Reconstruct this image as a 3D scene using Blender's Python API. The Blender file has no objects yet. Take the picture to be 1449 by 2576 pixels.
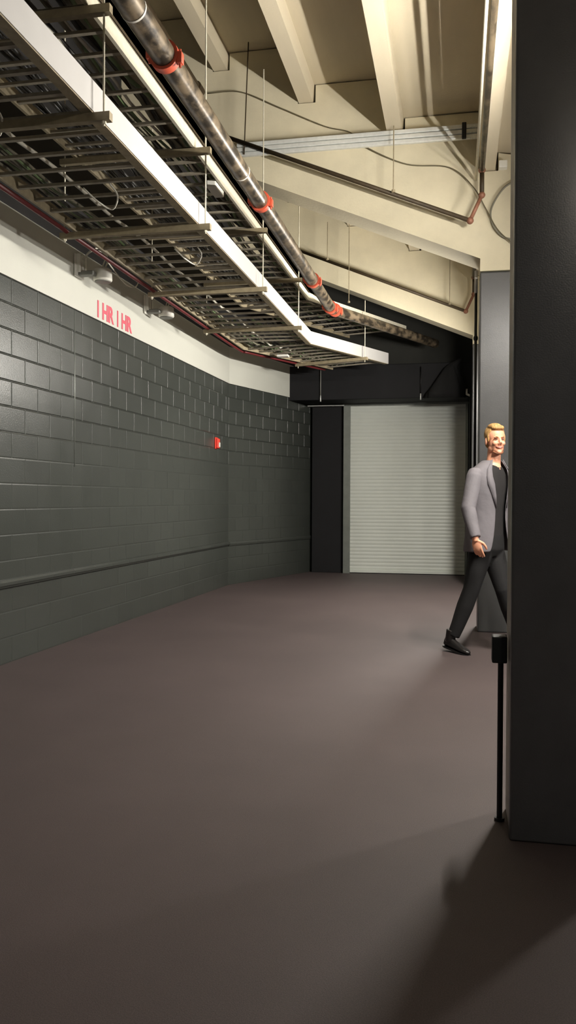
import bpy, bmesh, math, random
from mathutils import Vector, Matrix
random.seed(7)
R = math.radians
scn = bpy.context.scene
col = scn.collection

# ---------------------------------------------------------------- camera, world, exposure
cam_d = bpy.data.cameras.new('camera')
cam = bpy.data.objects.new('camera', cam_d); col.objects.link(cam)
cam_d.sensor_fit = 'VERTICAL'; cam_d.sensor_height = 36.0
cam_d.lens = 36.0 * 2100.0 / 2576.0
cam_d.clip_start = 0.05; cam_d.clip_end = 100
cam.location = (0, 0, 1.27)
CAM_YAW, CAM_PITCH, CAM_ROLL = R(11.44), R(-0.9), R(0.25)
cam.rotation_euler = (Matrix.Rotation(CAM_YAW, 4, 'Z') @ Matrix.Rotation(R(90) + CAM_PITCH, 4, 'X') @ Matrix.Rotation(CAM_ROLL, 4, 'Z')).to_euler()
scn.camera = cam

w = bpy.data.worlds.new('world'); scn.world = w; w.use_nodes = True
w.node_tree.nodes['Background'].inputs[0].default_value = (0.95, 0.97, 1.0, 1)
w.node_tree.nodes['Background'].inputs[1].default_value = 0.12
vs = scn.view_settings
vs.view_transform = 'Standard'; vs.look = 'None'; vs.gamma = 1; vs.exposure = 0.0
try: vs.use_curve_mapping = False
except Exception: pass
LAMP = (200.0, 1250.0, 1450.0)          # emission strength of the three fluorescent tubes
LAMP_POS = ((0.80, -0.2, 3.70), (0.80, 5.6, 3.42), (0.45, 10.0, 3.05))

# ---------------------------------------------------------------- materials
def srgb(r, g, b):
    f = lambda c: (c/255/12.92) if c/255 <= .04045 else ((c/255+.055)/1.055)**2.4
    return (f(r), f(g), f(b), 1)

def mat(name, c, rough=.6, metal=0, var=.12, scale=6, bump=0, bscale=60, c2=None, spec=.5, coat=0, stretch=None):
    m = bpy.data.materials.new(name); m.use_nodes = True
    nt = m.node_tree; b = nt.nodes['Principled BSDF']
    tc = nt.nodes.new('ShaderNodeTexCoord')
    src = tc.outputs['Object']
    if stretch:
        mp = nt.nodes.new('ShaderNodeMapping'); mp.inputs['Scale'].default_value = stretch
        nt.links.new(src, mp.inputs[0]); src = mp.outputs[0]
    n = nt.nodes.new('ShaderNodeTexNoise'); n.inputs['Scale'].default_value = scale
    n.inputs['Detail'].default_value = 6; n.inputs['Roughness'].default_value = .6
    nt.links.new(src, n.inputs['Vector'])
    rp = nt.nodes.new('ShaderNodeValToRGB')
    rp.color_ramp.elements[0].position = .3; rp.color_ramp.elements[1].position = .7
    a = c2 if c2 else tuple(x*(1-var) for x in c[:3])+(1,)
    h = c if c2 else tuple(min(1, x*(1+var)) for x in c[:3])+(1,)
    rp.color_ramp.elements[0].color = a; rp.color_ramp.elements[1].color = h
    nt.links.new(n.outputs['Fac'], rp.inputs[0]); nt.links.new(rp.outputs[0], b.inputs['Base Color'])
    b.inputs['Roughness'].default_value = rough; b.inputs['Metallic'].default_value = metal
    b.inputs['Specular IOR Level'].default_value = spec
    b.inputs['Coat Weight'].default_value = coat; b.inputs['Coat Roughness'].default_value = .25
    if bump:
        n2 = nt.nodes.new('ShaderNodeTexNoise'); n2.inputs['Scale'].default_value = bscale
        n2.inputs['Detail'].default_value = 4
        nt.links.new(tc.outputs['Object'], n2.inputs['Vector'])
        bp = nt.nodes.new('ShaderNodeBump'); bp.inputs['Strength'].default_value = .6
        bp.inputs['Distance'].default_value = bump
        nt.links.new(n2.outputs['Fac'], bp.inputs['Height']); nt.links.new(bp.outputs[0], b.inputs['Normal'])
    return m

def emit(name, c, s):
    m = bpy.data.materials.new(name); m.use_nodes = True
    b = m.node_tree.nodes['Principled BSDF']
    b.inputs['Base Color'].default_value = c
    b.inputs['Emission Color'].default_value = c; b.inputs['Emission Strength'].default_value = s
    return m

def block_mat(name, c):
    """painted block masonry: object space, Y runs along the wall, Z is up"""
    m = bpy.data.materials.new(name); m.use_nodes = True
    nt = m.node_tree; b = nt.nodes['Principled BSDF']; L = nt.links
    tc = nt.nodes.new('ShaderNodeTexCoord'); sp = nt.nodes.new('ShaderNodeSeparateXYZ'); cb = nt.nodes.new('ShaderNodeCombineXYZ')
    L.new(tc.outputs['Object'], sp.inputs[0]); L.new(sp.outputs[1], cb.inputs[0]); L.new(sp.outputs[2], cb.inputs[1])
    br = nt.nodes.new('ShaderNodeTexBrick'); L.new(cb.outputs[0], br.inputs['Vector'])
    br.inputs['Scale'].default_value = 1; br.offset = .5
    br.inputs['Brick Width'].default_value = .40; br.inputs['Row Height'].default_value = .197
    br.inputs['Mortar Size'].default_value = .010; br.inputs['Mortar Smooth'].default_value = 1.0; br.inputs['Bias'].default_value = 0
    br.inputs['Color1'].default_value = (1, 1, 1, 1); br.inputs['Color2'].default_value = (.8, .8, .8, 1); br.inputs['Mortar'].default_value = (.95, .95, .95, 1)
    mul = nt.nodes.new('ShaderNodeMix'); mul.data_type = 'RGBA'; mul.blend_type = 'MULTIPLY'; mul.inputs[0].default_value = .55
    mul.inputs[6].default_value = c; L.new(br.outputs['Color'], mul.inputs[7]); 
    n = nt.nodes.new('ShaderNodeTexNoise'); n.inputs['Scale'].default_value = 2.5; n.inputs['Detail'].default_value = 5; L.new(tc.outputs['Object'], n.inputs['Vector'])
    rp = nt.nodes.new('ShaderNodeMapRange'); rp.inputs['To Min'].default_value = .24; rp.inputs['To Max'].default_value = .40
    L.new(n.outputs['Fac'], rp.inputs['Value']); L.new(rp.outputs[0], b.inputs['Roughness'])
    L.new(mul.outputs[2], b.inputs['Base Color'])
    inv = nt.nodes.new('ShaderNodeMath'); inv.operation = 'SUBTRACT'; inv.inputs[0].default_value = 1; L.new(br.outputs['Fac'], inv.inputs[1])
    n2 = nt.nodes.new('ShaderNodeTexNoise'); n2.inputs['Scale'].default_value = 90; n2.inputs['Detail'].default_value = 3; L.new(tc.outputs['Object'], n2.inputs['Vector'])
    b1 = nt.nodes.new('ShaderNodeBump'); b1.inputs['Strength'].default_value = .45; b1.inputs['Distance'].default_value = .002
    L.new(n2.outputs['Fac'], b1.inputs['Height'])
    b2 = nt.nodes.new('ShaderNodeBump'); b2.inputs['Strength'].default_value = 1; b2.inputs['Distance'].default_value = .008
    dz = nt.nodes.new('ShaderNodeMapRange'); dz.inputs['From Min'].default_value = 1.55; dz.inputs['From Max'].default_value = 2.05   # joints struck flush low down
    dz.inputs['To Min'].default_value = .22; L.new(sp.outputs[2], dz.inputs['Value'])
    hm = nt.nodes.new('ShaderNodeMath'); hm.operation = 'MULTIPLY'; L.new(inv.outputs[0], hm.inputs[0]); L.new(dz.outputs[0], hm.inputs[1])
    L.new(hm.outputs[0], b2.inputs['Height']); L.new(b1.outputs[0], b2.inputs['Normal'])
    L.new(b2.outputs[0], b.inputs['Normal'])
    return m

def floor_mat():
    m = mat('floor_rubber', srgb(75, 65, 64), rough=.62, var=.10, scale=1.1, bump=.0015, bscale=350, spec=.35)
    nt = m.node_tree; b = nt.nodes['Principled BSDF']; L = nt.links
    src = b.inputs['Base Color'].links[0].from_socket
    tc = nt.nodes['Texture Coordinate']
    n = nt.nodes.new('ShaderNodeTexNoise'); n.inputs['Scale'].default_value = 260; n.inputs['Detail'].default_value = 2
    L.new(tc.outputs['Object'], n.inputs['Vector'])
    mr = nt.nodes.new('ShaderNodeMapRange'); mr.inputs['From Min'].default_value = .35; mr.inputs['From Max'].default_value = .65
    mr.inputs['To Min'].default_value = .78; mr.inputs['To Max'].default_value = 1.2
    L.new(n.outputs['Fac'], mr.inputs['Value'])
    v = nt.nodes.new('ShaderNodeVectorMath'); v.operation = 'SCALE'
    L.new(src, v.inputs[0]); L.new(mr.outputs[0], v.inputs['Scale']); L.new(v.outputs[0], b.inputs['Base Color'])
    return m

M = {}
M['floor'] = floor_mat()
M['block'] = block_mat('block_paint', srgb(58, 61, 57))
M['band'] = mat('white_paint', srgb(190, 190, 180), .5, var=.02, scale=3, bump=.0015, bscale=120)
M['black'] = mat('black_paint', srgb(19, 19, 21), .7, spec=.3, var=.15, scale=4, bump=.001, bscale=80)
M['upper'] = mat('dark_wall', srgb(24, 22, 22), .85, var=.2, scale=4)
M['backw'] = mat('back_wall', srgb(52, 52, 47), .8, var=.12, scale=3)
M['concrete'] = mat('cream_concrete', srgb(206, 197, 170), .85, var=.09, scale=2.2, bump=.003, bscale=45, stretch=(1, .5, 1))
M['concrete2'] = mat('riser_concrete', srgb(198, 187, 162), .85, var=.08, scale=3, bump=.002, bscale=60, stretch=(1, .15, 1))
M['column'] = mat('gloss_black_steel', srgb(86, 86, 88), .36, var=.12, scale=5, bump=.0012, bscale=160, coat=.2)
M['colside'] = mat('grey_column_side', srgb(165, 161, 152), .5, var=.08, scale=6)
M['pier'] = mat('dark_grey_paint', srgb(72, 72, 72), .36, var=.1, scale=5, bump=.001, bscale=120)
M['galv'] = mat('galvanised', srgb(206, 200, 180), .45, .1, var=.1, scale=25)
M['galvb'] = mat('bright_galvanised', srgb(222, 224, 220), .35, .35, var=.08, scale=25)
M['dull'] = mat('dull_strut', srgb(146, 134, 108), .55, .0, var=.2, scale=20)
M['dull2'] = mat('dusty_cable', srgb(96, 88, 66), .6, var=.1)
M['rung'] = mat('dull_rung', srgb(150, 142, 126), .5, .0, var=.2, scale=20)
M['whiterail'] = mat('white_rail', srgb(186, 184, 181), .45, 0, var=.02, scale=8)
M['pipe'] = mat('mottled_steel_pipe', srgb(118, 104, 84), .36, .3, c2=srgb(46, 40, 32), scale=11, stretch=(1, .6, 1))
M['pipe'].node_tree.nodes['Color Ramp'].color_ramp.elements[0].position = .42
M['pipe'].node_tree.nodes['Color Ramp'].color_ramp.elements[1].position = .60
M['pipered'] = mat('red_pipe', srgb(96, 28, 30), .5, var=.2)
M['orange'] = mat('orange_coupling', srgb(196, 82, 56), .5, var=.1, scale=12)
M['ring'] = mat('pale_band', srgb(205, 200, 190), .5)
M['brown'] = mat('brown_iron', srgb(62, 50, 32), .6, .2, var=.25, scale=15)
M['copper'] = mat('rusty_elbow', srgb(136, 92, 72), .55, .2, var=.2, scale=20)
M['cable'] = mat('black_cable', srgb(46, 44, 40), .5, var=.2)
M['cablew'] = mat('white_cable', srgb(214, 210, 196), .5, var=.05)
M['cableg'] = mat('green_cable', srgb(112, 132, 92), .5, var=.15)
M['cablet'] = mat('grey_cable', srgb(120, 116, 100), .5, var=.15)
M['white'] = mat('white_plastic', srgb(232, 230, 220), .4, var=.02)
M['greyp'] = mat('grey_plastic', srgb(120, 120, 114), .5, var=.05)
M['shutter'] = mat('shutter_enamel', srgb(206, 210, 202), .42, var=.02, scale=5)
M['guide'] = mat('guide_steel', srgb(128, 132, 126), .4, .4, var=.1, scale=8)
M['redtext'] = mat('red_stencil', srgb(202, 80, 96), .6, var=.1)
M['redplastic'] = mat('red_alarm', srgb(232, 70, 56), .4, var=.03)
M['cloth'] = mat('black_cloth', srgb(20, 20, 20), .9, var=.2, scale=20, bump=.003, bscale=50)
M['rubber'] = mat('conduit_black', srgb(14, 14, 14), .5, var=.2)
M['tube'] = emit('lamp_tube', (1.0, .95, .87, 1), LAMP[1])
M['added_fill'] = emit('added_fill_lens', (1.0, .95, .88, 1), 750.0)  # glow of the added fill light
M['tube_a'] = emit('lamp_tube_behind', (1.0, .91, .78, 1), LAMP[0])
M['tube_c'] = emit('lamp_tube_far', (1.0, .95, .87, 1), LAMP[2])
M['skin'] = mat('skin', srgb(226, 160, 128), .5, var=.04, scale=15)
M['lip'] = mat('lips', srgb(178, 96, 84), .5, var=.05)
M['teeth'] = mat('teeth', srgb(235, 225, 210), .4, var=.02)
M['eye'] = mat('eye_dark', srgb(70, 48, 40), .4)
M['hair'] = mat('blond_hair', srgb(206, 164, 104), .6, c2=srgb(126, 88, 46), scale=30, bump=.004, bscale=120, stretch=(3, 3, .6))
M['beard_shade'] = mat('beard_and_chin_shade', srgb(128, 80, 50), .7, c2=srgb(90, 54, 32), scale=60)  # stubble colour, darkened to take in the shade under the chin
M['jacket'] = mat('grey_jacket', srgb(106, 102, 106), .8, var=.10, scale=9, bump=.012, bscale=9)
M['tee'] = mat('black_tee', srgb(26, 23, 23), .9, var=.15, scale=10, bump=.004, bscale=12)
M['trouser'] = mat('black_trousers', srgb(13, 12, 13), .85, var=.2, scale=10, bump=.005, bscale=10)
M['shoe'] = mat('black_shoe', srgb(24, 21, 20), .35, var=.2)

# ---------------------------------------------------------------- mesh helpers
class MB:
    def __init__(s): s.bm = bmesh.new()
    def box(s, x0, x1, y0, y1, z0, z1, bev=0):
        vs_ = [s.bm.verts.new((x, y, z)) for x in (x0, x1) for y in (y0, y1) for z in (z0, z1)]
        i = [(0, 1, 3, 2), (4, 6, 7, 5), (0, 4, 5, 1), (2, 3, 7, 6), (0, 2, 6, 4), (1, 5, 7, 3)]
        fs = [s.bm.faces.new([vs_[k] for k in q]) for q in i]
        if bev:
            es = list({e for f in fs for e in f.edges})
            bmesh.ops.bevel(s.bm, geom=es, offset=bev, segments=2, affect='EDGES', profile=.5)
        return s
    def obox(s, p, q, wd, ht, up=(0, 0, 1)):
        """box along p->q, wd sideways, ht along up, centred"""
        p, q = Vector(p), Vector(q); d = (q-p).normalized(); u = Vector(up)
        sd = d.cross(u).normalized(); u = sd.cross(d).normalized()
        r = []
        for c in (p, q):
            for a, b in ((-1, -1), (1, -1), (1, 1), (-1, 1)):
                r.append(s.bm.verts.new(c + sd*a*wd/2 + u*b*ht/2))
        for q_ in ((0, 3, 2, 1), (4, 5, 6, 7), (0, 1, 5, 4), (1, 2, 6, 5), (2, 3, 7, 6), (3, 0, 4, 7)):
            s.bm.faces.new([r[k] for k in q_])
        return s
    def prism(s, pts, axis, a, b):
        """pts: 2D outline; axis 'y' -> (x,z) extruded in y; 'x' -> (y,z); 'z' -> (x,y)"""
        def mk(p, t): return {'y': (p[0], t, p[1]), 'x': (t, p[0], p[1]), 'z': (p[0], p[1], t)}[axis]
        A = [s.bm.verts.new(mk(p, a)) for p in pts]; B = [s.bm.verts.new(mk(p, b)) for p in pts]
        n = len(pts); s.bm.faces.new(A); s.bm.faces.new(B[::-1])
        for i in range(n): s.bm.faces.new((A[i], B[i], B[(i+1) % n], A[(i+1) % n]))
        return s
    def tube(s, pts, r, seg=10, cap=True):
        pts = [Vector(p) for p in pts]; n = len(pts)
        rs = r if isinstance(r, (list, tuple)) else [r]*n
        rings = []; prev = None
        for i, p in enumerate(pts):
            d = (pts[min(i+1, n-1)] - pts[max(i-1, 0)]).normalized()
            if prev is None:
                a = Vector((0, 0, 1)) if abs(d.z) < .9 else Vector((1, 0, 0))
                u = d.cross(a).normalized()
            else:
                u = (prev - d*prev.dot(d)).normalized()
            prev = u; v = d.cross(u)
            rings.append([s.bm.verts.new(p + (u*math.cos(t)+v*math.sin(t))*rs[i]) for t in [2*math.pi*k/seg for k in range(seg)]])
        for a, b in zip(rings, rings[1:]):
            for k in range(seg): s.bm.faces.new((a[k], a[(k+1) % seg], b[(k+1) % seg], b[k]))
        if cap: s.bm.faces.new(rings[0][::-1]); s.bm.faces.new(rings[-1])
        return s
    def ell(s, c, r, rot=None, seg=20):
        m = Matrix.Translation(c) @ (rot.to_4x4() if rot else Matrix.Identity(4)) @ Matrix.Diagonal((r[0], r[1], r[2], 1))
        bmesh.ops.create_uvsphere(s.bm, u_segments=seg, v_segments=seg//2+2, radius=1, matrix=m)
        return s
    def loft(s, rings, cap=True):
        rr = [[s.bm.verts.new(p) for p in ring] for ring in rings]
        for a, b in zip(rr, rr[1:]):
            n = len(a)
            for k in range(n): s.bm.faces.new((a[k], a[(k+1) % n], b[(k+1) % n], b[k]))
        if cap: s.bm.faces.new(rr[0][::-1]); s.bm.faces.new(rr[-1])
        return s
    def build(s, name, m, parent=None, smooth=False, kind=None, angle=None, loc=None, rotz=0):
        bmesh.ops.recalc_face_normals(s.bm, faces=s.bm.faces)
        me = bpy.data.meshes.new(name); 
        for f in s.bm.faces: f.smooth = smooth
        if smooth and angle:
            for e in s.bm.edges:
                if len(e.link_faces) == 2 and e.calc_face_angle(0) > R(angle): e.smooth = False
        s.bm.to_mesh(me); s.bm.free()
        me.materials.append(m)
        o = bpy.data.objects.new(name, me); col.objects.link(o)
        if parent: o.parent = parent
        if kind: o['kind'] = kind
        if loc: o.location = loc
        if rotz: o.rotation_euler.z = rotz
        return o

def tag(o, label, cat, group=None):
    o['label'] = label; o['category'] = cat
    if group: o['group'] = group
    return o
def empty(name, loc=(0, 0, 0), rotz=0):
    o = bpy.data.objects.new(name, None); col.objects.link(o); o.location = loc; o.rotation_euler.z = rotz
    o.empty_display_size = .1
    return o
def copy_tree(o, parent=None):
    c = o.copy(); col.objects.link(c); c.parent = parent
    for ch in list(o.children): copy_tree(ch, c)
    return c
def smooth_path(pts, n=6):
    pts = [Vector(p) for p in pts]; out = []
    P = [pts[0]*2-pts[1]] + pts + [pts[-1]*2-pts[-2]]
    for i in range(1, len(P)-2):
        for k in range(n):
            t = k/n; a, b, c, d = P[i-1], P[i], P[i+1], P[i+2]
            out.append(.5*((2*b)+(c-a)*t+(2*a-5*b+4*c-d)*t*t+(3*b-a-3*c+d)*t**3))
    out.append(pts[-1]); return out

# ---------------------------------------------------------------- the setting
MB().box(-4.5, 5, -7, 15.5, -.2, 0).build('floor', M['floor'], kind='structure')
W1A = math.atan2(.085, 6.1)          # the near wall leans a hair into the corridor
def wall1_x(y): return -3.375 + (y-5.7)*.01393
MB().box(-.25, 0, -12.6, 6.13, 0, 2.955).build('wall_left', M['block'], kind='structure', loc=(wall1_x(5.7), 5.7, 0), rotz=-W1A)
cx, cy = wall1_x(11.83), 11.83
W2A = math.atan2(.80, 2.60)
MB().box(-.25, 0, 0, 2.95, 0, 2.955).build('wall_back_left', M['block'], kind='structure', loc=(cx, cy, 0), rotz=-W2A)
MB().box(-.25, .012, -12.6, 6.13, 2.955, 3.49, ).build('trim_1', M['band'], kind='structure', loc=(wall1_x(5.7), 5.7, 0), rotz=-W1A)
MB().box(-.25, .012, 0, 1.99, 2.955, 3.49).build('trim_2', M['band'], kind='structure', loc=(cx, cy, 0), rotz=-W2A)
MB().box(-.25, -.1, -12.6, 6.3, 3.49, 6.6).build('wall_upper_left', M['upper'], kind='structure', loc=(wall1_x(5.7), 5.7, 0), rotz=-W1A)
MB().box(-.25, -.1, -.1, 3.6, 3.49, 6.6).build('wall_upper_back_left', M['upper'], kind='structure', loc=(cx, cy, 0), rotz=-W2A)
# joint bead that runs up the near wall, corner bead, bumper rail
MB().tube([(wall1_x(6.95), 6.95, 1.55), (wall1_x(6.95), 6.95, 2.95)], .006, 8).build('trim_3', M['guide'], kind='structure', smooth=True)
rail_prof = [(-.01, .575), (.022, .585), (.034, .605), (.034, .625), (.022, .642), (-.01, .65)]
MB().prism(rail_prof, 'y', -12.6, 6.13).build('trim_4', M['block'], kind='structure', loc=(wall1_x(5.7), 5.7, 0), rotz=-W1A)
MB().prism([(x*.6, z-.01) for x, z in rail_prof], 'y', 0, 2.7).build('trim_5', M['block'], kind='structure', loc=(cx, cy, 0), rotz=-W2A)
# back wall around the roller door
MB().box(-3.2, 2.6, 14.45, 14.7, 0, 6.4).build('wall_back', M['backw'], kind='structure')
MB().box(2.35, 2.6, -7, 14.45, 0, 3.4).build('wall_right', M['pier'], kind='structure')

# roller door
D0, D1, DY = -1.80, .135, 14.27
door = MB()
zs = .06
bmv = []
pitch, nsl = .0615, 46
prof = []
for i in range(nsl):
    for k in range(5):
        t = k/5; prof.append((DY + .012 - .0055*math.sin(math.pi*t), zs + pitch*(i+t)))
prof.append((DY+.012, zs+pitch*nsl))
outer = prof + [(DY+.04, prof[-1][1]), (DY+.04, prof[0][1])]
door.prism(outer, 'x', D0, D1)
door1 = door.build('door_1', M['shutter'], kind='structure')
MB().box(D0, D1, DY-.012, DY+.03, .012, .062, .004).build('bottom_bar', M['shutter'], door1)
for x0, x1 in ((D0-.125, D0+.004), (D1-.004, D1+.05)):
    g = MB().box(x0, x1, DY-.05, DY-.02, 0, 2.9).box(x0, x1, DY+.04, DY+.07, 0, 2.9).box(x0 if x0 < -1 else x1-.012, x0+.012 if x0 < -1 else x1, DY-.05, DY+.07, 0, 2.9)
    g.build('guide_rail', M['guide'], door1)
MB().box(D0-.125, D1+.05, DY-.06, DY-.01, 2.865, 2.93, .004).build('door_head', M['guide'], door1)
MB().box(D0, D1, DY-.004, DY+.03, 0, .012).build('weather_seal', M['rubber'], door1)

# dark pillar left of the door, with its pale cap
pl = empty('dark_pillar', (-2.2, 14.3, 0))
MB().box(-.27, .27, -.02, .3, 0, 2.86, .006).build('shaft', M['black'], pl)
MB().box(-.34, .30, -.10, .02, 2.865, 2.885).build('cap_plate', M['galvb'], pl)
tag(pl, 'flat black pillar between the block wall and the roller door', 'pillar')
rj = MB().box(.185, .45, 13.3, 14.45, 0, 3.0, .005).build('door_jamb_post', M['black'])
tag(rj, 'black post closing off the right side of the roller door', 'post')
hb = MB().box(-3.05, 1.2, 13.6, 14.44, 2.90, 3.46, .01).build('header_beam', M['black'])
tag(hb, 'long black boxed beam above the roller door', 'beam')

# ---------------------------------------------------------------- stepped precast risers overhead
RX0, RZ0, RDX, RDZ, RW = -2.46, 5.60, .88, -.40, .165
ceil = empty('ceiling'); ceil['kind'] = 'structure'
for k in range(-1, 5):
    x = RX0 + RDX*k; z = RZ0 + RDZ*k
    # stem under the riser then the tread slab to its right
    b = MB()
    prof = [(x+.012, z), (x+RW-.012, z), (x+RW, z+.17), (x+RDX+.012, z+.17), (x+RDX+.012, z+.31), (x, z+.31+.26), (x, z+.17)]
    b.prism(prof, 'y', -7, 14.6)
    b.build('precast_riser', M['concrete2'], ceil)

def raker(y0, y1, label, soff):
    def zb(x): return 3.562 + (.219-x)*.410
    top = []
    for k in range(-1, 4):
        x = RX0 + RDX*k; z = RZ0+RDZ*k
        top += [(x+.002, z-.010), (x+RW+.014, z-.010), (x+RW+.016, z+.158), (x+RDX-.002, z+.158)]
    x3 = RX0+RDX*4
    top = [(max(p[0], -3.75), p[1]) for p in top]
    out = [(-3.75, zb(-3.75))] + [(.20, zb(.20)), (.20, soff), (2.3, soff), (2.3, 4.15)] + [p for p in reversed(top) if p[0] < 1.05]
    # remove duplicates
    o2 = []
    for p in out:
        if not o2 or (abs(p[0]-o2[-1][0])+abs(p[1]-o2[-1][1])) > 1e-4: o2.append(p)
    b = MB().prism(o2, 'y', y0, y1)
    o = b.build('raker_beam', M['concrete'])
    tag(o, label, 'beam')
    return o
raker(8.2, 8.6, 'nearer sloping cream concrete raker beam resting on the first dark pier', 3.45)
raker(12.0, 12.3, 'farther sloping cream concrete raker beam above the end of the cable trays', 3.45)

def pier(y0, y1, label):
    p = MB().box(.20, .95, y0, y1, 0, 3.44, .012).build('concrete_pier', M['pier'], smooth=False)
    return tag(p, label, 'pier')
pier(8.2, 8.62, 'dark grey painted pier behind the walking person')
pier(11.95, 12.4, 'dark pier farther back beside the roller door')
# low dark wall linking the farther pier to the door post
lw = MB().box(.215, .42, 12.41, 13.29, 0, 3.43, .004).build('wall_side', M['black'], kind='structure')

# near black column with box and conduit
colm = empty('steel_column', (.20, 3.19, 0))
MB().box(.004, .51, .062, .34, 0, 4.28, .01).build('shaft', M['colside'], colm)
MB().box(0, .52, 0, .06, 0, 4.28, .010).build('front_plate', M['column'], colm, smooth=True, angle=50)
tag(colm, 'huge glossy black column filling the right edge', 'column')
jb = empty('conduit_run', (.175, 3.39, 0))
b = MB().tube([(-.001, 0, 0), (-.001, 0, .66)], .011, 12)
b.tube([(-.001, 0, 0), (-.001, 0, .012)], .02, 12)
b.build('conduit', M['rubber'], jb, smooth=True, angle=40)
b = MB().box(-.036, .022, -.035, .035, .63, .735, .005).build('junction_box', M['rubber'], jb)
tag(jb, 'black junction box on a thin conduit fixed to the side of the near column', 'junction box')

# ---------------------------------------------------------------- cable trays and their trapeze hangers
LOZ, UPZ = 3.30, 3.86
loR = [(-1.895, -3), (-1.895, 10.80), (-1.03, 12.62)]
loL = [(-2.87, -3), (-2.87, 11.06), (-1.93, 13.02)]
upR = [(-1.93, -3), (-1.93, 10.75), (-.80, 13.10)]
upL = [(-2.87, -3), (-2.87, 10.95), (-1.72, 13.40)]
def rail(path, z0, z1, t):
    b = MB(); n = len(path); L, Rr = [], []
    for i, p in enumerate(path):
        p = Vector(p); d0 = (p-Vector(path[i-1])).normalized() if i else None
        d1 = (Vector(path[i+1])-p).normalized() if i < n-1 else None
        d = ((d0 or d1)+(d1 or d0)).normalized(); nrm = Vector((d.y, -d.x))
        k = t/2/max(.3, nrm.dot(Vector(((d1 or d0).y, -(d1 or d0).x))))
        L.append(p-nrm*k); Rr.append(p+nrm*k)
    out = L + Rr[::-1]
    b.prism([(p.x, p.y) for p in out], 'z', z0, z1)
    return b
def tray_pos(L, Rr, s):
    """s in metres of the left rail y; returns the two rail points"""
    def at(path, f):
        if f <= 1: return Vector(path[0]).lerp(Vector(path[1]), f)
        return Vector(path[1]).lerp(Vector(path[2]), f-1)
    return at(L, s), at(Rr, s)
lower = empty('cable_tray', (-2.38, 1.0, LOZ))
def add_part(b, name, m, root, **k):
    o = b.build(name, m, None, **k); o.parent = root; o.matrix_parent_inverse = Matrix.Translation(-root.location); return o
b = rail(loR, LOZ+.005, LOZ+.165, .012)
b2 = rail([(p[0]-.03, p[1]) for p in loR], LOZ-.001, LOZ+.014, .06)
rr = add_part(b, 'side_rail', M['whiterail'], lower); rr['label'] = 'tall bright white side rail'
add_part(b2, 'bottom_flange', M['dull'], rr).parent = rr
for ch in rr.children: ch.matrix_parent_inverse = rr.matrix_parent_inverse.copy(); ch.matrix_parent_inverse = Matrix.Identity(4)
b = rail(loL, LOZ+.0, LOZ+.11, .02)
add_part(b, 'side_rail', M['dull'], lower)
def rungs(L, Rr, z, root, y0, y1, sp, mm, hw=.028):
    n = int((y1-y0)/sp)
    f0 = lambda y: (y+3)/(L[1][1]+3)
    for i in range(n):
        y = y0+sp*i
        p = Vector((L[0][0]+.01, y)); q = Vector((Rr[0][0]-.008, y))
        b = MB().obox((p.x, p.y, z), (q.x, q.y, z), hw, .018)
        add_part(b, 'rung', mm, root)
    m = 9
    for i in range(m):
        f = 1+(i+.4)/m
        p, q = tray_pos(L, Rr, f)
        b = MB().obox((p.x, p.y, z), (q.x, q.y, z), hw, .018)
        add_part(b, 'rung', mm, root)
rungs(loL, loR, LOZ+.018, lower, 1.2, 10.9, .2286, M['rung'])
tag(lower, 'lower ladder cable tray with a bright white side rail, bending at its far end', 'cable tray')
upper = empty('cable_tray', (-2.4, 1.0, UPZ))
b = rail(upR, UPZ, UPZ+.10, .022); o = add_part(b, 'side_rail', M['galv'], upper)
b = rail(upL, UPZ, UPZ+.10, .022); add_part(b, 'side_rail', M['dull'], upper)
rungs(upL, upR, UPZ+.018, upper, 1.2, 10.9, .2286, M['rung'])
tag(upper, 'upper ladder cable tray packed with data cables beside the big steel pipe', 'cable tray')

def hanger(y):
    h = empty('trapeze_hanger', (-2.4, y, LOZ-.05))
    add_part(MB().obox((-2.99, y, LOZ-.028), (-1.795, y, LOZ-.028), .042, .044), 'lower_strut', M['dull'], h)
    add_part(MB().obox((-2.99, y, UPZ-.028), (-1.795, y, UPZ-.028), .042, .044), 'upper_strut', M['dull'], h)
    for x, zt in ((-1.835, 5.36), (-2.955, 5.75)):
        add_part(MB().tube([(x, y, LOZ-.075), (x, y, zt)], .006, 8).tube([(x, y, LOZ-.065), (x, y, LOZ-.05)], .014, 6), 'rod', M['galv'], h)
    return h
names = {2.30: 'nearest, partly out of the picture overhead', 4.14: 'at the orange pipe coupling nearest the camera', 5.95: 'second one along, below the cream box in the upper tray',
         7.81: 'third one along, level with the middle orange coupling', 9.64: 'last one before the trays bend'}
hl = ['trapeze hanger under both cable trays closest to the camera, above the top left corner',
      'trapeze hanger under both trays, near the first orange coupling at top left',
      'trapeze hanger just in front of the small cream box in the upper tray',
      'trapeze hanger under the trays level with the second orange pipe coupling',
      'trapeze hanger under the trays just before they bend']
for y, l in zip((2.30, 4.14, 5.95, 7.81, 9.64), hl):
    tag(hanger(y), l, 'hanger', 'trapeze hangers along the cable trays')
h = empty('trapeze_hanger', (-2.0, 12.0, LOZ-.05))
a_, b_ = tray_pos(loL, loR, 1.62); dd = (b_-a_).normalized()
a2, b2 = a_-dd*.1, b_+dd*.1
add_part(MB().obox((a2.x, a2.y, LOZ-.028), (b2.x, b2.y, LOZ-.028), .042, .044), 'lower_strut', M['dull'], h)
for p, zt in ((a2+dd*.04, 4.2), (b2-dd*.04, 4.1)):
    add_part(MB().tube([(p.x, p.y, LOZ-.075), (p.x, p.y, zt)], .006, 8), 'rod', M['galv'], h)
tag(h, 'last trapeze hanger, beyond the bend under the far end of the trays', 'hanger', 'trapeze hangers along the cable trays')

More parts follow.
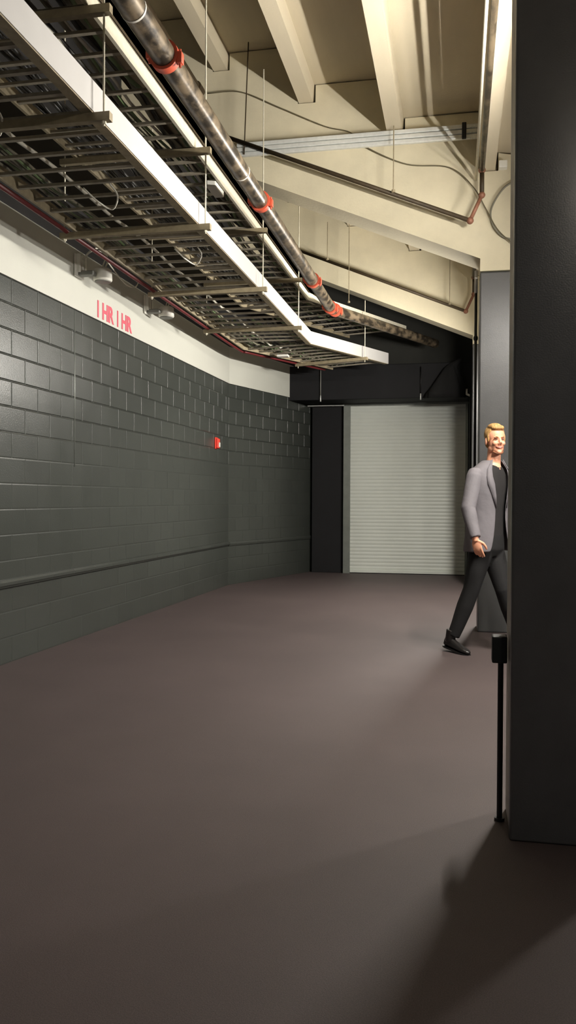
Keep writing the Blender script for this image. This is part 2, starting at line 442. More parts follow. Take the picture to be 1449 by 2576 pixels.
# cables lying in the trays
def tray_cable(L, Rr, z, u, wob, r, m, y0, y1, name, label, group, n=70):
    pts = []; ph = random.uniform(0, 9); ph2 = random.uniform(0, 9)
    for i in range(n):
        f = y0 + (y1-y0)*i/(n-1)
        p, q = tray_pos(L, Rr, f)
        uu = min(.96, max(.04, u + wob*(math.sin(f*23+ph)*.6+math.sin(f*57+ph2)*.4)))
        c = p.lerp(q, uu); pts.append((c.x, c.y, z + r + abs(math.sin(f*31+ph2))*.03))
    o = MB().tube(pts, r, 6).build(name, m, smooth=True)
    return tag(o, label, 'cable', group)
ucol = ['cablet', 'cableg', 'cablew', 'cable', 'cablet', 'cableg', 'cablet', 'cable']
cn = {'cablet': 'grey', 'cableg': 'green', 'cablew': 'white', 'cable': 'black'}
for i in range(22):
    k = ucol[i % 8] if i > 8 else 'cable'
    tray_cable(upL, upR, UPZ+.03, .06+.04*i, .05, random.uniform(.010, .017), M[k], .25, 1.98, 'data_cable',
               '%s cable in the packed upper cable tray' % cn[k], '%s cables in the upper tray' % cn[k], 90)
for i in range(9):
    k = ['cablet', 'cable', 'cablet', 'cableg'][i % 4]
    tray_cable(loL, loR, LOZ+.03, .05+.02*i, .012, .011, M[k], .25, 1.97, 'data_cable',
               '%s cable along the left rail of the lower cable tray' % cn[k], '%s cables at the left rail of the lower tray' % cn[k], 90)
for i in range(10):
    k = ['cablet', 'cableg', 'cablet', 'cable'][i % 4]
    tray_cable(loL, loR, LOZ+.04, .22+.07*i, .05, .014, M[k], .90, 1.97, 'coiled_cable',
               '%s cable gathered where the lower cable tray bends' % cn[k], '%s cables at the bend of the lower tray' % cn[k], 50)
tray_cable(loL, loR, LOZ+.03, .36, .01, .012, M['cablew'], .3, 1.3, 'white_cable', 'single white cable running the length of the lower cable tray', None, 90)
for (x, y) in ((-2.6, 4.0), (-2.45, 5.2), (-2.3, 6.6)):
    pts = smooth_path([(x, y, LOZ+.03), (x+.05, y+.12, LOZ-.02), (x+.12, y+.2, LOZ-.05), (x+.2, y+.1, LOZ+.0), (x+.2, y-.05, LOZ+.04)], 5)
    tag(MB().tube(pts, .006, 6).build('loose_cable', M['cablew'], smooth=True), 'short loose white cable loop dangling through the lower tray rungs', 'cable', 'loose white cable loops in the lower tray')
# small boxes in the trays
tag(MB().box(-2.03, -1.95, 6.6, 6.85, UPZ-.045, UPZ+.02, .008).build('cream_box', M['white']), 'small cream box hanging under the upper cable tray', 'box')
tag(MB().box(-2.50, -2.34, 11.50, 11.62, LOZ-.03, LOZ+.0, .004).build('white_box', M['white']), 'small bright white box under the bend of the lower cable tray', 'box')

# dark steel channel above the upper tray, between tray and big pipe
ch = MB().box(-2.18, -1.94, -3, 11.6, 4.02, 4.10).box(-1.962, -1.94, -3, 11.6, 4.0, 4.16).build('steel_channel', M['brown'])
tag(ch, 'dark brown steel channel running between the upper tray and the big pipe', 'beam')
ch = MB().tube([(-1.815, -3, 3.945), (-1.815, 11.6, 3.945)], .014, 8).build('thin_conduit', M['dull'], smooth=True)
tag(ch, 'thin dull conduit running close along the left of the big steel pipe', 'conduit')

# big grooved steel pipe
PX, PZ, PR = -1.60, 3.71, .067
pr = empty('sprinkler_main', (PX, 5, PZ))
bend = smooth_path([(PX, 10.5, PZ), (PX+.03, 10.7, PZ), (PX+.11, 10.9, PZ), (PX+.22, 11.12, PZ)], 5)
pts = [(PX, -3, PZ), (PX, 4, PZ), (PX, 8, PZ)] + bend + [(PX+1.25, 13.3, PZ)]
add_part(MB().tube(pts, PR, 28), 'pipe', M['pipe'], pr, smooth=True, angle=40)
def coupling(y, dx=0):
    b = MB(); x = PX+dx
    b.tube([(x, y-.03, PZ), (x, y-.028, PZ), (x, y+.028, PZ), (x, y+.03, PZ)], [PR+.002, PR+.017, PR+.017, PR+.002], 24)
    for s in (-1, 1):
        ax, az = s*(PR+.022), -s*.02
        b.box(x+ax-.016, x+ax+.016, y-.022, y+.022, PZ+az-.03, PZ+az+.03, .005)
        b.tube([(x+ax, y, PZ+az-.05), (x+ax, y, PZ+az+.05)], .007, 8)
    add_part(b, 'coupling', M['orange'], pr, smooth=True, angle=35)['label'] = 'orange pipe coupling'
for y in (4.42, 6.71, 9.22, 10.55): coupling(y)
coupling(10.72, .035)
for y in (3.96, 6.07):
    add_part(MB().tube([(PX, y-.007, PZ), (PX, y+.007, PZ)], PR+.0025, 28), 'band', M['ring'], pr, smooth=True, angle=40)['label'] = 'thin pale band'
tag(pr, 'big mottled steel pipe with orange couplings beside the cable trays', 'pipe')

# red pipe beside the lower tray
pts = smooth_path([(-2.93, -3, 3.30), (-2.93, 3, 3.30), (-2.93, 8, 3.30), (-2.93, 10.9, 3.30), (-2.86, 11.3, 3.30), (-2.5, 12.05, 3.30), (-2.05, 13.0, 3.30)], 6)
tag(MB().tube(pts, .018, 12).build('red_pipe', M['pipered'], smooth=True), 'thin dark red pipe along the left rail of the lower tray', 'pipe')

# branch lines in front of each raker
def branch(yp, ystart, label, elbow_lab, xe=.205):
    r = empty('branch_pipe', (xe, yp, 4))
    def zb(x): return 3.562 + (.219-x)*.410
    a, bq = (-2.3, yp, zb(-2.3)+.245), (.10, yp, zb(.10)+.245+.0)
    a = (-2.3, yp, 3.87+.41*2.4); bq = (.10, yp, 3.87)
    add_part(MB().tube([a, bq], .021, 12), 'sloping_run', M['brown'], r, smooth=True)
    add_part(MB().tube([(.10, yp, 3.87), (xe, yp, 4.10)], .018, 12), 'riser', M['copper'], r, smooth=True)
    add_part(MB().tube([(xe, yp, 4.10), (xe, yp, 4.33)], .021, 12), 'drop', M['brown'], r, smooth=True)
    add_part(MB().ell((.10, yp, 3.87), (.034, .034, .034), None, 12), 'elbow', M['copper'], r, smooth=True)
    add_part(MB().ell((xe, yp, 4.10), (.032, .032, .032), None, 12).ell((xe, yp, 4.33), (.034, .034, .034), None, 12), 'elbow', M['copper'], r, smooth=True)
    add_part(MB().tube([(xe, yp, 4.33), (xe, ystart, 4.33)], .024, 14), 'overhead_run', M['pipe'], r, smooth=True)
    return tag(r, label, 'pipe')
branch(8.0, -3, 'dark branch pipe sloping across the nearer raker beam then turning overhead', '')
b2 = branch(11.82, 8.7, 'dark branch pipe sloping across the farther raker beam', '')
# pale conduit beside the overhead run
tag(MB().tube([(.155, -3, 4.30), (.155, 8.15, 4.30)], .012, 10).build('thin_conduit', M['galv'], smooth=True), 'pale thin conduit beside the overhead branch pipe near the column', 'conduit')
# dark waste pipe high on the left of the raker
o = MB().tube([(-2.52, -3, 5.30), (-2.52, 7.9, 5.30)], .03, 12).tube([(-2.52, 7.86, 5.30), (-2.52, 8.0, 5.30)], .045, 12).tube([(-2.52, 7.93, 5.30), (-2.52, 8.0, 5.27), (-2.52, 8.1, 5.12)], .03, 12).build('iron_pipe', M['brown'], smooth=True, angle=40)
tag(o, 'dark iron pipe high behind the big pipe, ending at the raker beam', 'pipe')
# vertical pipe on the pier corner
vp = empty('vertical_conduit', (.168, 8.45, 0))
MB().tube([(0, 0, 1.2), (0, 0, 3.30)], .014, 10).build('conduit', M['rubber'], vp, smooth=True)
MB().tube([(0, 0, 3.30), (0, 0, 3.52)], .017, 10).build('fitting', M['whiterail'], vp, smooth=True)
MB().ell((0, 0, 2.86), (.024, .024, .03), None, 10).build('coupling', M['rubber'], vp, smooth=True)
tag(vp, 'black vertical conduit with a white top fitting on the first pier corner', 'conduit')

# galvanised strut on the raker
def strut(x0, x1, label):
    s = empty('strut_channel', ((x0+x1)/2, 8.05, 4.72))
    b = MB()
    for i in range(3):
        z = 4.668+.047*i
        b.box(x0, x1, 8.03, 8.07, z-.020, z+.020, .006)
    b.box(x0, x1, 8.05, 8.08, 4.655, 4.78)
    add_part(b, 'channel', M['galvb'], s)
    return tag(s, label, 'strut'), s
_, s1 = strut(-2.16, .165, 'long triple galvanised strut below the concrete ribs')
add_part(MB().box(.02, .06, 8.005, 8.03, 4.64, 4.79, .004), 'splice_plate', M['rubber'], s1)
for x in (.10, .13):
    add_part(MB().tube([(x, 8.03, 4.64), (x, 8.012, 4.64)], .008, 8).tube([(x, 8.03, 4.70), (x, 8.012, 4.70)], .01, 8).tube([(x, 8.03, 4.75), (x, 8.012, 4.75)], .01, 8), 'bolt', M['galvb'], s1)
for x in (-2.08,):
    add_part(MB().tube([(x, 8.02, 4.66), (x+.04, 8.02, 5.75)], .006, 8), 'rod', M['brown'], s1)
strut(.36, 1.3, 'short galvanised strut right of the last concrete rib beside the near column')

# hanger rods down to the branch pipes
def hrod(x, y, z0, z1, label, m='dull'):
    o = MB().tube([(x, y, z0), (x, y, z1)], .0055, 8).tube([(x, y, z0-.005), (x, y, z0+.02)], .018, 8).build('hanger_rod', M[m], smooth=True, angle=40)
    return tag(o, label, 'rod')
hrod(-.61, 7.96, 4.17, 4.79, 'thin rod hanging the nearer branch pipe below the galvanised strut')
hrod(-1.83, 11.78, 4.67, 5.2, 'thin rod left of the pair beside the big pipe, in front of the farther raker')
hrod(-1.52, 11.78, 4.05, 5.15, 'thin rod right of the pair, in front of the farther raker')
hrod(-.12, 11.80, 3.97, 4.6, 'short thin rod holding the farther branch pipe near its elbow')

# thin cables slung over the raker face
def slung(pts, r, label, m='cable'):
    return tag(MB().tube(smooth_path(pts, 8), r, 6).build('slung_cable', M[m], smooth=True), label, 'cable')
slung([(-2.5, 8.16, 5.36), (-2.15, 8.16, 5.34), (-1.75, 8.16, 5.15), (-1.3, 8.16, 4.93), (-1.05, 8.16, 4.85), (-.9, 8.16, 4.70), (-.5, 8.16, 4.50), (-.1, 8.16, 4.44), (.12, 8.16, 4.25), (.25, 8.16, 4.02), (.36, 8.16, 3.82), (.52, 8.16, 3.66)], .0055, 'long thin cable slung across the nearer raker beam', 'dull2')
slung([(.52, 8.17, 4.28), (.40, 8.17, 4.20), (.30, 8.17, 4.03), (.31, 8.17, 3.88), (.40, 8.17, 3.76), (.52, 8.17, 3.72)], .009, 'round cable loop beside the column on the nearer raker', 'cablet')
tag(MB().box(.36, .44, 8.12, 8.2, 4.39, 4.46, .008).build('white_box', M['white']), 'small white box high on the nearer raker by the column', 'box')

# rods and details on the header beam
for x, l in ((-2.21, 'thin rod with bright tip on the black header beam, left end'), (-.585, 'thin rod with bright tip on the black header beam beside the black cloth')):
    rd = empty('hanger_rod', (x, 13.575, 2.9))
    MB().tube([(0, 0, .06), (0, 0, .50)], .009, 8).build('rod', M['greyp'] if x < -1 else M['rubber'], rd, smooth=True)
    MB().tube([(0, 0, -.03), (0, 0, .07)], [.012, .010], 8).build('tip', M['galvb'], rd, smooth=True)
    tag(rd, l, 'rod')
rk = MB().box(.12, .15, 13.50, 13.53, 2.93, 3.02, .004).obox((.13, 13.515, 2.94), (.22, 13.515, 2.90), .02, .03).build('bracket', M['white'])
tag(rk, 'small white bracket at the right end of the black header beam', 'bracket')

# black cloth bundle on the header beam
cl = MB()
def cring(z, x0, x1, d, n=28, ph=0):
    out = []
    for k in range(n):
        t = 2*math.pi*k/n
        f = 1+.10*math.sin(5*t+ph)+.06*math.sin(9*t+2*ph)
        out.append(((x0+x1)/2+(x1-x0)/2*math.cos(t)*f, 13.46+d*math.sin(t)*f, z))
    return out
cl.loft([cring(2.88, -.50, .09, .10, ph=0), cring(2.96, -.48, .09, .11, ph=.5), cring(3.06, -.42, .09, .12, ph=1.), cring(3.18, -.33, .05, .12, ph=1.5),
         cring(3.28, -.26, .01, .11, ph=2), cring(3.35, -.21, -.02, .09, ph=2.4), cring(3.40, -.15, .0, .06, ph=3), cring(3.44, -.08, .04, .03, ph=3.3), cring(3.50, .02, .08, .012, ph=3.5)])
cl = cl.build('black_cloth', M['cloth'], smooth=True)
tag(cl, 'bundled black cloth with a pointed top on the beam above the door', 'cloth')

# ---------------------------------------------------------------- devices on the white band
def camera_dev(y, z, label):
    x = wall1_x(y)+.012
    c = empty('wall_camera', (x, y, z))
    MB().box(0, .02, -.08, .10, -.14, .06, .008).build('back_plate', M['white'], c)
    b = MB().box(.02, .05, -.06, -.035, -.10, .06, .003).box(.02, .05, .0, .025, -.10, .06, .003).box(.02, .05, .06, .085, -.10, .06, .003)
    b.build('conduit_stub', M['white'], c)
    MB().box(.02, .16, -.03, .05, -.125, -.085, .008).build('arm', M['greyp'], c)
    h = MB().tube([(.19, .12, -.15), (.19, .12, -.14), (.19, .12, -.05), (.19, .12, -.035)], [.075, .085, .080, .06], 24).build('housing', M['white'], c, smooth=True, angle=40)
    MB().tube([(.19, .12, -.158), (.19, .12, -.149)], .072, 24).build('dome', M['greyp'], h, smooth=True, angle=40)
    b = MB()
    b.tube(smooth_path([(.05, .0, .02), (.12, .02, .10), (.18, .1, .14), (.22, .16, .06), (.2, .13, -.04)], 6), .008, 6)
    b.tube(smooth_path([(.03, .05, .03), (.10, .09, .12), (.2, .15, .10), (.18, .12, -.04)], 6), .007, 6)
    b.build('cable', M['cablew'], c, smooth=True)
    return tag(c, label, 'camera')
camera_dev(6.98, 3.38, 'white wall camera on the pale band, nearer of the two')
camera_dev(8.6, 3.40, 'white wall camera on the pale band, right of the red lettering')
def arc(y, label):
    x = wall1_x(y)+.02
    return tag(MB().tube(smooth_path([(x, y-.18, 3.56), (x+.05, y-.05, 3.44), (x+.08, y+.12, 3.38), (x+.10, y+.3, 3.40), (x+.1, y+.42, 3.50)], 6).copy() if False else smooth_path([(x, y-.18, 3.56), (x+.05, y-.05, 3.46), (x+.08, y+.12, 3.40), (x+.10, y+.3, 3.42), (x+.1, y+.42, 3.52)], 6), .007, 6).build('loose_cable', M['cablew'], smooth=True), label, 'cable')
arc(7.75, 'sagging white cable on the pale band between the two wall cameras')

# red stencilled lettering
tx = empty('stencilled_lettering', (wall1_x(7.36)+.014, 7.36, 2.985), -W1A)
for ch, yo, sc_ in (('1', .0, .8), ('H', .13, .92), ('R', .27, .92), ('1', .45, .8), ('H', .58, .92), ('R', .72, .92)):
    cu = bpy.data.curves.new('lettering', 'FONT'); cu.body = ch; cu.size = .215; cu.extrude = .0015; cu.offset = .007
    to = bpy.data.objects.new('lettering_source', cu); col.objects.link(to)
    bpy.context.view_layer.update()
    me = bpy.data.meshes.new_from_object(to.evaluated_get(bpy.context.evaluated_depsgraph_get()))
    bpy.data.objects.remove(to)
    me.materials.clear(); me.materials.append(M['redtext'])
    for v in me.vertices:
        x_, y_, z_ = v.co; v.co = (z_, yo + x_*sc_, y_)
    lo = bpy.data.objects.new('numeral' if ch == '1' else 'letter', me); col.objects.link(lo); lo.parent = tx
tag(tx, 'red stencilled lettering on the pale band above the block wall', 'lettering')

# red alarm on the block wall
y = 11.2
al = empty('fire_alarm', (wall1_x(y), y, 2.02))
MB().box(0, .02, -.06, .06, -.06, .10, .006).build('back_plate', M['redplastic'], al)
MB().box(.02, .05, -.05, .05, -.05, .085, .01).build('horn', M['redplastic'], al)
MB().box(.05, .062, -.03, .03, -.035, .03, .004).build('strobe_lens', M['ring'], al)
tag(al, 'small red fire alarm on the block wall near the corner', 'alarm')

# ---------------------------------------------------------------- fluorescent strip lights (out of view behind the column and behind the camera)
def strip(pos, m, label, L=1.2):
    s = empty('strip_light', pos)
    MB().box(-.035, .035, -L/2, L/2, .045, .10, .004).build('housing', M['white'], s)
    for sgn in (-1, 1): MB().box(-.02, .02, sgn*L/2-.012, sgn*L/2+.012, -.02, .05).build('lamp_holder', M['white'], s)
    MB().tube([(0, -L/2+.02, 0), (0, L/2-.02, 0)], .019, 12).build('tube', m, s, smooth=True)
    for yy in (-.4, .4): MB().tube([(0, yy, .10), (0, yy, 4.575-pos[2])], .004, 6).build('rod', M['galv'], s)
    return tag(s, label, 'light')
strip(LAMP_POS[0], M['tube_a'], 'hanging fluorescent strip light behind the camera')
strip(LAMP_POS[1], M['tube'], 'hanging fluorescent strip light hidden behind the near black column')
strip(LAMP_POS[2], M['tube_c'], 'hanging fluorescent strip light between the two piers')

ws = empty('added_fill_light', (2.35, 5.6, 2.5))  # fill light added out of view to brighten the pale band opposite
MB().box(-.03, 0, -.14, .14, -.09, .11, .008).build('back_plate', M['greyp'], ws)
MB().ell((-.06, 0, 0), (.05, .12, .07), None, 20).build('lens', M['added_fill'], ws, smooth=True)
tag(ws, 'added oval fill light, out of view, on the right hand wall of the side bay', 'light')

# ---------------------------------------------------------------- the person
PA = CAM_YAW
per = empty('person', (.0, 0, 0), 0)
per.location = (0.212, 7.17, 0); per.rotation_euler.z = R(11.44)
hd = Vector((.62, -.7846, 0))           # heading in the person's frame (x to image right, -y toward the camera)
rt = Vector((-.7846, -.62, 0))          # the person's right hand side
def ering(c, ax, ay, rx, ry, n=28, up=None):
    c = Vector(c)
    return [c + ax*rx*math.cos(2*math.pi*k/n) + ay*ry*math.sin(2*math.pi*k/n) for k in range(n)]
def remesh(o, v, sm=4):
    md = o.modifiers.new('remesh', 'REMESH'); md.mode = 'VOXEL'; md.voxel_size = v; md.use_smooth_shade = True
    if sm:
        s = o.modifiers.new('smooth', 'SMOOTH'); s.iterations = sm; s.factor = .5
    return o
def V(*a): return Vector(a)
Z = V(0, 0, 1)
NB = V(.085, .0, 1.575)                # base of neck
HC = V(.097, -.02, 1.765)              # head centre
fw = V(.16, -.987, 0).normalized(); hs = V(-fw.y, fw.x, 0)*1  # face forward, head left-right
hr = Matrix((hs, -fw, Z)).transposed() # columns: side, back, up ; face towards -Y local
def hp(x, y, z): return HC + hr @ V(x, y, z)
sh = V(.045, 0, 1.50)
RS = sh + rt*.185; LS = sh - rt*.185
RE, RWp = V(-.165, -.20, 1.20), V(-.125, -.29, .955)
LE, LWp = V(.31, .06, 1.19), V(.33, -.14, .98)

b = MB()
# head: skull, face, jaw, chin, nose, cheeks, brow, ears
b.ell(hp(0, .015, .035), (.076, .094, .092), hr, 28)
b.ell(hp(0, -.020, -.030), (.062, .070, .090), hr, 28)
b.ell(hp(0, -.042, -.078), (.044, .044, .042), hr, 20)
b.ell(hp(0, -.075, -.100), (.022, .018, .018), hr, 14)
for s in (-1, 1):
    b.ell(hp(s*.034, -.070, -.028), (.022, .020, .020), hr, 14)
    b.ell(hp(s*.050, -.01, -.07), (.014, .035, .03), hr, 12)
    b.ell(hp(s*.030, -.080, .020), (.024, .010, .007), hr, 12)
    b.ell(hp(s*.079, .012, -.010), (.008, .017, .031), hr, 12)
    b.ell(hp(s*.011, -.098, -.034), (.009, .010, .007), hr, 10)
b.tube([hp(0, -.084, .020), hp(0, -.098, -.010), hp(0, -.110, -.030)], [.007, .010, .0125], 12)
# neck and shoulders
b.tube([hp(0, .02, -.06), V(.09, 0, 1.63), NB, V(.075, .0, 1.53)], [.055, .056, .060, .085], 20)
for s in (-1, 1): b.tube([hp(s*.04, .0, -.10), V(.09, -.02, 1.60)+fw*.03, NB+fw*.045], [.014, .016, .013], 10)
# torso core, hips
b.loft([ering((.05, 0, 1.54), rt, hd, .12, .07), ering((.045, 0, 1.48), rt, hd, .18, .09), ering((.04, 0, 1.35), rt, hd, .17, .10), ering((.03, 0, 1.15), rt, hd, .15, .09), ering((.03, 0, .98), rt, hd, .155, .10), ering((.03, 0, .90), rt, hd, .14, .09)])
# arms
b.tube([RS, RE, RWp+V(0, 0, .02)], [.045, .038, .027], 14)
b.tube([LS, LE, LWp+V(0, 0, .02)], [.045, .038, .027], 14)
# legs (core inside the trousers)
RH, LH = V(.0, -.05, .93), V(.075, .07, .93)
RK, RA = V(-.105, -.06, .52), V(-.245, -.03, .13)
LK, LA = V(.165, -.05, .52), V(.31, -.02, .10)
b.tube([RH, RK, RA], [.075, .05, .035], 14); b.tube([LH, LK, LA], [.075, .05, .035], 14)
# hands
def hand(wr, dirv, palmn, thumbdir, curls):
    d = dirv.normalized(); n = palmn.normalized(); sd = d.cross(n).normalized()
    if sd.dot(thumbdir) < 0: sd = -sd
    pc = wr + d*.055
    m3 = Matrix((sd, n, d)).transposed()
    b.ell(wr+d*.05, (.040, .016, .056), m3, 18); b.tube([wr-d*.02, wr+d*.02], [.026, .027], 14)
    for i, (off, ln) in enumerate(((.029, .072), (.010, .082), (-.010, .076), (-.028, .060))):
        p0 = wr + d*.085 + sd*off; cu_ = curls[i]
        p1 = p0 + (d*math.cos(cu_)+n*math.sin(cu_)+sd*off*1.5)*ln*.45
        p2 = p1 + (d*math.cos(cu_*2)+n*math.sin(cu_*2))*ln*.32
        p3 = p2 + (d*math.cos(cu_*2.8)+n*math.sin(cu_*2.8))*ln*.25
        b.tube([p0-d*.02, p0, p1, p2, p3], [.010, .0100, .0092, .0085, .0070], 10)
        b.ell(p3, (.0072, .0072, .0072), None, 8)
    q0 = wr+d*.025+sd*.025
    q1 = q0+(sd*.75+d*.65+n*.2)*.036; q2 = q1+(d*.9+sd*.3+n*.35)*.032; q3 = q2+(d*.95+n*.35)*.022
    b.tube([q0-sd*.012, q0, q1, q2, q3], [.014, .014, .012, .0105, .0085], 10)
    b.ell(q3, (.0086, .0086, .0086), None, 8)
hand(RWp, V(.22, -.08, -.97), V(.45, .75, .1), V(.75, -.6, 0), (.20, .28, .34, .42))
hand(LWp, V(.10, -.25, -.95), V(-.4, .6, 0), V(-.5, -.6, 0), (.3, .35, .4, .45))
body = b.build('body', M['skin'], per, smooth=True); remesh(body, .0042, 3)

# face details
for s in (-1, 1):
    MB().ell(hp(s*.029, -.083, .004), (.013, .005, .0035), hr, 12).build('eye', M['eye'], per, smooth=True)
    MB().tube([hp(s*.014, -.093, .021), hp(s*.032, -.090, .026), hp(s*.048, -.076, .020)], [.0035, .004, .002], 8).build('eyebrow', M['hair'], per, smooth=True)
MB().tube([hp(-.032, -.076, -.054), hp(-.018, -.089, -.063), hp(0, -.094, -.066), hp(.018, -.089, -.063), hp(.032, -.076, -.054)], [.003, .005, .006, .005, .003], 8).build('mouth', M['lip'], per, smooth=True)
MB().tube([hp(-.020, -.089, -.0595), hp(0, -.0965, -.063), hp(.020, -.089, -.0595)], [.002, .0035, .002], 8).build('teeth', M['teeth'], per, smooth=True)
# hair
b = MB()
b.ell(hp(0, .028, .052), (.083, .093, .088), hr, 24)
b.ell(hp(.0, -.046, .098), (.054, .040, .022), hr, 18)
b.ell(hp(.014, -.050, .104), (.038, .030, .020), hr, 16)
b.ell(hp(-.01, .0, .112), (.058, .07, .032), hr, 16)
b.ell(hp(0, .075, -.02), (.062, .036, .055), hr, 16)
for s in (-1, 1): b.ell(hp(s*.069, -.010, .02), (.011, .018, .042), hr, 12)
hair = b.build('hair', M['hair'], per, smooth=True); remesh(hair, .005, 3)
b = MB()
b.loft([[hp(.062*math.cos(t), -.018-.052*math.sin(t)*1.0, z) for t in [math.pi*k/14-0.15 for k in range(15)]] + [hp(.05*math.cos(t), -.014-.040*math.sin(t), z) for t in [math.pi*(14-k)/14-.15 for k in range(15)]] for z in (-.118, -.104)])
b.bm.free()
beard_shade = MB()  # short beard set low, doubling as the shade beneath the chin
for k in range(11):
    t = -1.05+2.1*k/10
    x = math.sin(t)*.045; y = -.026-math.cos(t)*.050; z = -.114+.016*(abs(t)/1.05)**2
    beard_shade.ell(hp(x, y, z), (.012, .011, .010), hr, 10)
bd = beard_shade.build('beard_shade', M['beard_shade'], per, smooth=True); remesh(bd, .005, 2)

# trousers
b = MB()
b.loft([ering((.035, 0, 1.02), rt, hd, .165, .11), ering((.035, 0, .95), rt, hd, .175, .12), ering((.035, 0, .86), rt, hd, .175, .125), ering((.035, 0, .80), rt, hd, .13, .10)])
def legtube(Hp, Kp, Ap):
    p = [Hp+V(0, 0, -.02), Hp.lerp(Kp, .35), Hp.lerp(Kp, .75), Kp, Kp.lerp(Ap, .35), Kp.lerp(Ap, .75), Ap+V(0, 0, .01)]
    b.tube(p, [.098, .096, .078, .069, .070, .058, .052], 20)
legtube(RH, RK, RA+V(.0, 0, -.01)); legtube(LH, LK, LA)
tr = b.build('trousers', M['trouser'], per, smooth=True); remesh(tr, .009, 3)
# shoes
def shoe(A, dirv, tilt):
    d = dirv.normalized(); s = d.cross(Z).normalized(); u = Z.copy()
    mrot = Matrix.Rotation(tilt, 3, s); d = mrot @ d; u = mrot @ u
    b = MB(); rings = []
    for t, wd, h0, h1 in ((-.075, .022, .0, .06), (-.06, .034, 0, .085), (-.02, .037, 0, .095), (.04, .038, 0, .075), (.10, .044, 0, .055), (.16, .044, 0, .042), (.195, .032, 0, .032), (.21, .014, .004, .022)):
        c = A + d*t
        rings.append([c + s*wd*math.cos(a)*(1 if math.sin(a) < 0 else .85) + u*((h0+h1)/2+(h1-h0)/2*math.sin(a)) for a in [2*math.pi*k/16 for k in range(16)]])
    b.loft(rings); b.tube([A-d*.02+u*.05, A-d*.02+u*.15], [.043, .041], 16)
    o = b.build('shoe', M['shoe'], per, smooth=True); 
    m = o.modifiers.new('remesh', 'REMESH'); m.mode = 'VOXEL'; m.voxel_size = .006; m.use_smooth_shade = True
    b = MB(); b.loft([[c for c in [A + d*t + s*wd*k + u*z for k, z in ((-1, 0), (1, 0), (1, -.012), (-1, -.012))]] for t, wd in ((-.078, .024), (-.05, .036), (.03, .037), (.11, .045), (.17, .043), (.21, .018))])
    q = b.build('sole', M['rubber'], o)
    return o
shoe(V(-.262, -.03, .034), V(.55, -.83, 0), R(-8))
shoe(V(.315, -.02, .013), V(.85, -.52, 0), R(0))

# t-shirt
b = MB()
b.loft([ering(NB+V(-.008, 0, -.012), rt, hd, .066, .060), ering((.065, 0, 1.535), rt, hd, .12, .085), ering((.05, 0, 1.48), rt, hd, .175, .108), ering((.045, 0, 1.38), rt, hd, .175, .122), ering((.04, 0, 1.2), rt, hd, .160, .112), ering((.035, 0, 1.0), rt, hd, .17, .115), ering((.035, 0, .90), rt, hd, .172, .120)], cap=False)
te = b.build('t_shirt', M['tee'], per, smooth=True)

# jacket: open shell plus sleeves, lapels
def jring(z, c, rx, ry, g0, g1, n=40):
    out = []
    for k in range(n):
        t = g0+(g1-g0)*k/(n-1)      # angle measured from heading, counterclockwise from above toward the right side
        out.append(Vector((c[0], c[1], z)) + hd*math.cos(t)*ry + rt*math.sin(t)*rx)
    return out
b = MB(); rows = []
for z, c, rx, ry, g, g2 in ((1.595, (.078, 0), .074, .070, .85, .85), (1.555, (.068, 0), .125, .090, .68, .7), (1.52, (.058, 0), .182, .112, .58, .6), (1.47, (.05, 0), .205, .128, .52, .54), (1.38, (.046, 0), .205, .142, .44, .46),
                            (1.27, (.043, 0), .192, .136, .36, .38), (1.17, (.04, 0), .182, .130, .32, .36), (1.05, (.038, 0), .188, .136, .36, .40), (.93, (.036, 0), .205, .150, .46, .5), (.835, (.036, 0), .215, .162, .6, .7)):
    rows.append(jring(z, c, rx, ry, g, 2*math.pi-g2))
rv = [[b.bm.verts.new(p) for p in r_] for r_ in rows]
for a, c in zip(rv, rv[1:]):
    for k in range(len(a)-1): b.bm.faces.new((a[k], a[k+1], c[k+1], c[k]))
jk = b.build('jacket', M['jacket'], per, smooth=True)
sol = jk.modifiers.new('solid', 'SOLIDIFY'); sol.thickness = .012; sol.offset = 1
sb = jk.modifiers.new('sub', 'SUBSURF'); sb.levels = 1; sb.render_levels = 1
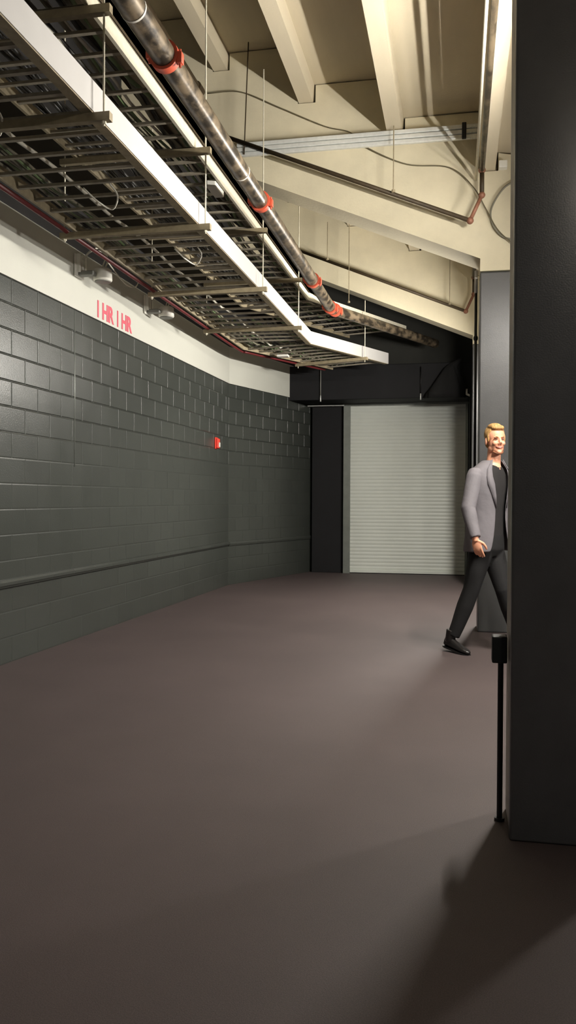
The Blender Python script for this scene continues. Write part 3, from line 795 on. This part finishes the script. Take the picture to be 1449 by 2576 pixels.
def sleeve(S, E_, W_):
    b = MB(); top = S+V(0, 0, .012)
    d = (E_-S).normalized()
    p = [S-d*.02, S+d*.04, S.lerp(E_, .4), S.lerp(E_, .75), E_, E_.lerp(W_, .3), E_.lerp(W_, .65), W_+V(0, 0, .01)]
    b.tube(p, [.052, .068, .066, .061, .060, .057, .051, .045], 20)
    b.ell(S+d*.01, (.064, .064, .05), None, 16)
    for k, (t, o_) in enumerate(((.62, .006), (.78, .008), (.92, .009))):
        c = S.lerp(E_, t); b.ell(c, (.066-.002*k, .064, .018), Matrix.Rotation(.5-.2*k, 3, 'Y'), 16)
    o = b.build('sleeve', M['jacket'], per, smooth=True); remesh(o, .007, 3); return o
sleeve(RS+V(.01, 0, -.005), RE, RWp); sleeve(LS, LE, LWp)
def lapel(sg):
    b = MB(); A_, B_ = [], []
    for z, c, rx, ry, g, wd in ((1.605, (.078, 0), .082, .078, .86, .05), (1.56, (.068, 0), .130, .098, .70, .20), (1.52, (.058, 0), .190, .122, .60, .24), (1.46, (.05, 0), .214, .138, .53, .26), (1.40, (.046, 0), .214, .150, .46, .30), (1.30, (.043, 0), .202, .148, .38, .18), (1.20, (.04, 0), .192, .142, .33, .03)):
        for lst, gg in ((A_, g), (B_, g+wd)):
            t = gg*sg
            lst.append(Vector((c[0], c[1], z)) + hd*math.cos(t)*(ry+.008) + rt*math.sin(t)*(rx+.006))
    va = [b.bm.verts.new(p) for p in A_]; vb = [b.bm.verts.new(p) for p in B_]
    for i in range(len(va)-1): b.bm.faces.new((va[i], vb[i], vb[i+1], va[i+1]))
    o = b.build('lapel', M['jacket'], per, smooth=True)
    s_ = o.modifiers.new('solid', 'SOLIDIFY'); s_.thickness = .006; s_.offset = 0
lapel(1); lapel(-1)
pk = MB(); pr_ = [jring(z, (.037, 0), .197+(.93-z)*.06, .143+(.93-z)*.08, .95, 1.75, 8) for z in (.985, .965, .945)]
pv = [[pk.bm.verts.new(p) for p in q] for q in pr_]
for a, c in zip(pv, pv[1:]):
    for k in range(7): pk.bm.faces.new((a[k], a[k+1], c[k+1], c[k]))
pk = pk.build('pocket_flap', M['jacket'], per, smooth=True); sp_ = pk.modifiers.new('solid', 'SOLIDIFY'); sp_.thickness = .012; sp_.offset = 1
tag(per, 'smiling blond person in grey jacket, black tee and trousers, striding past the column', 'person')
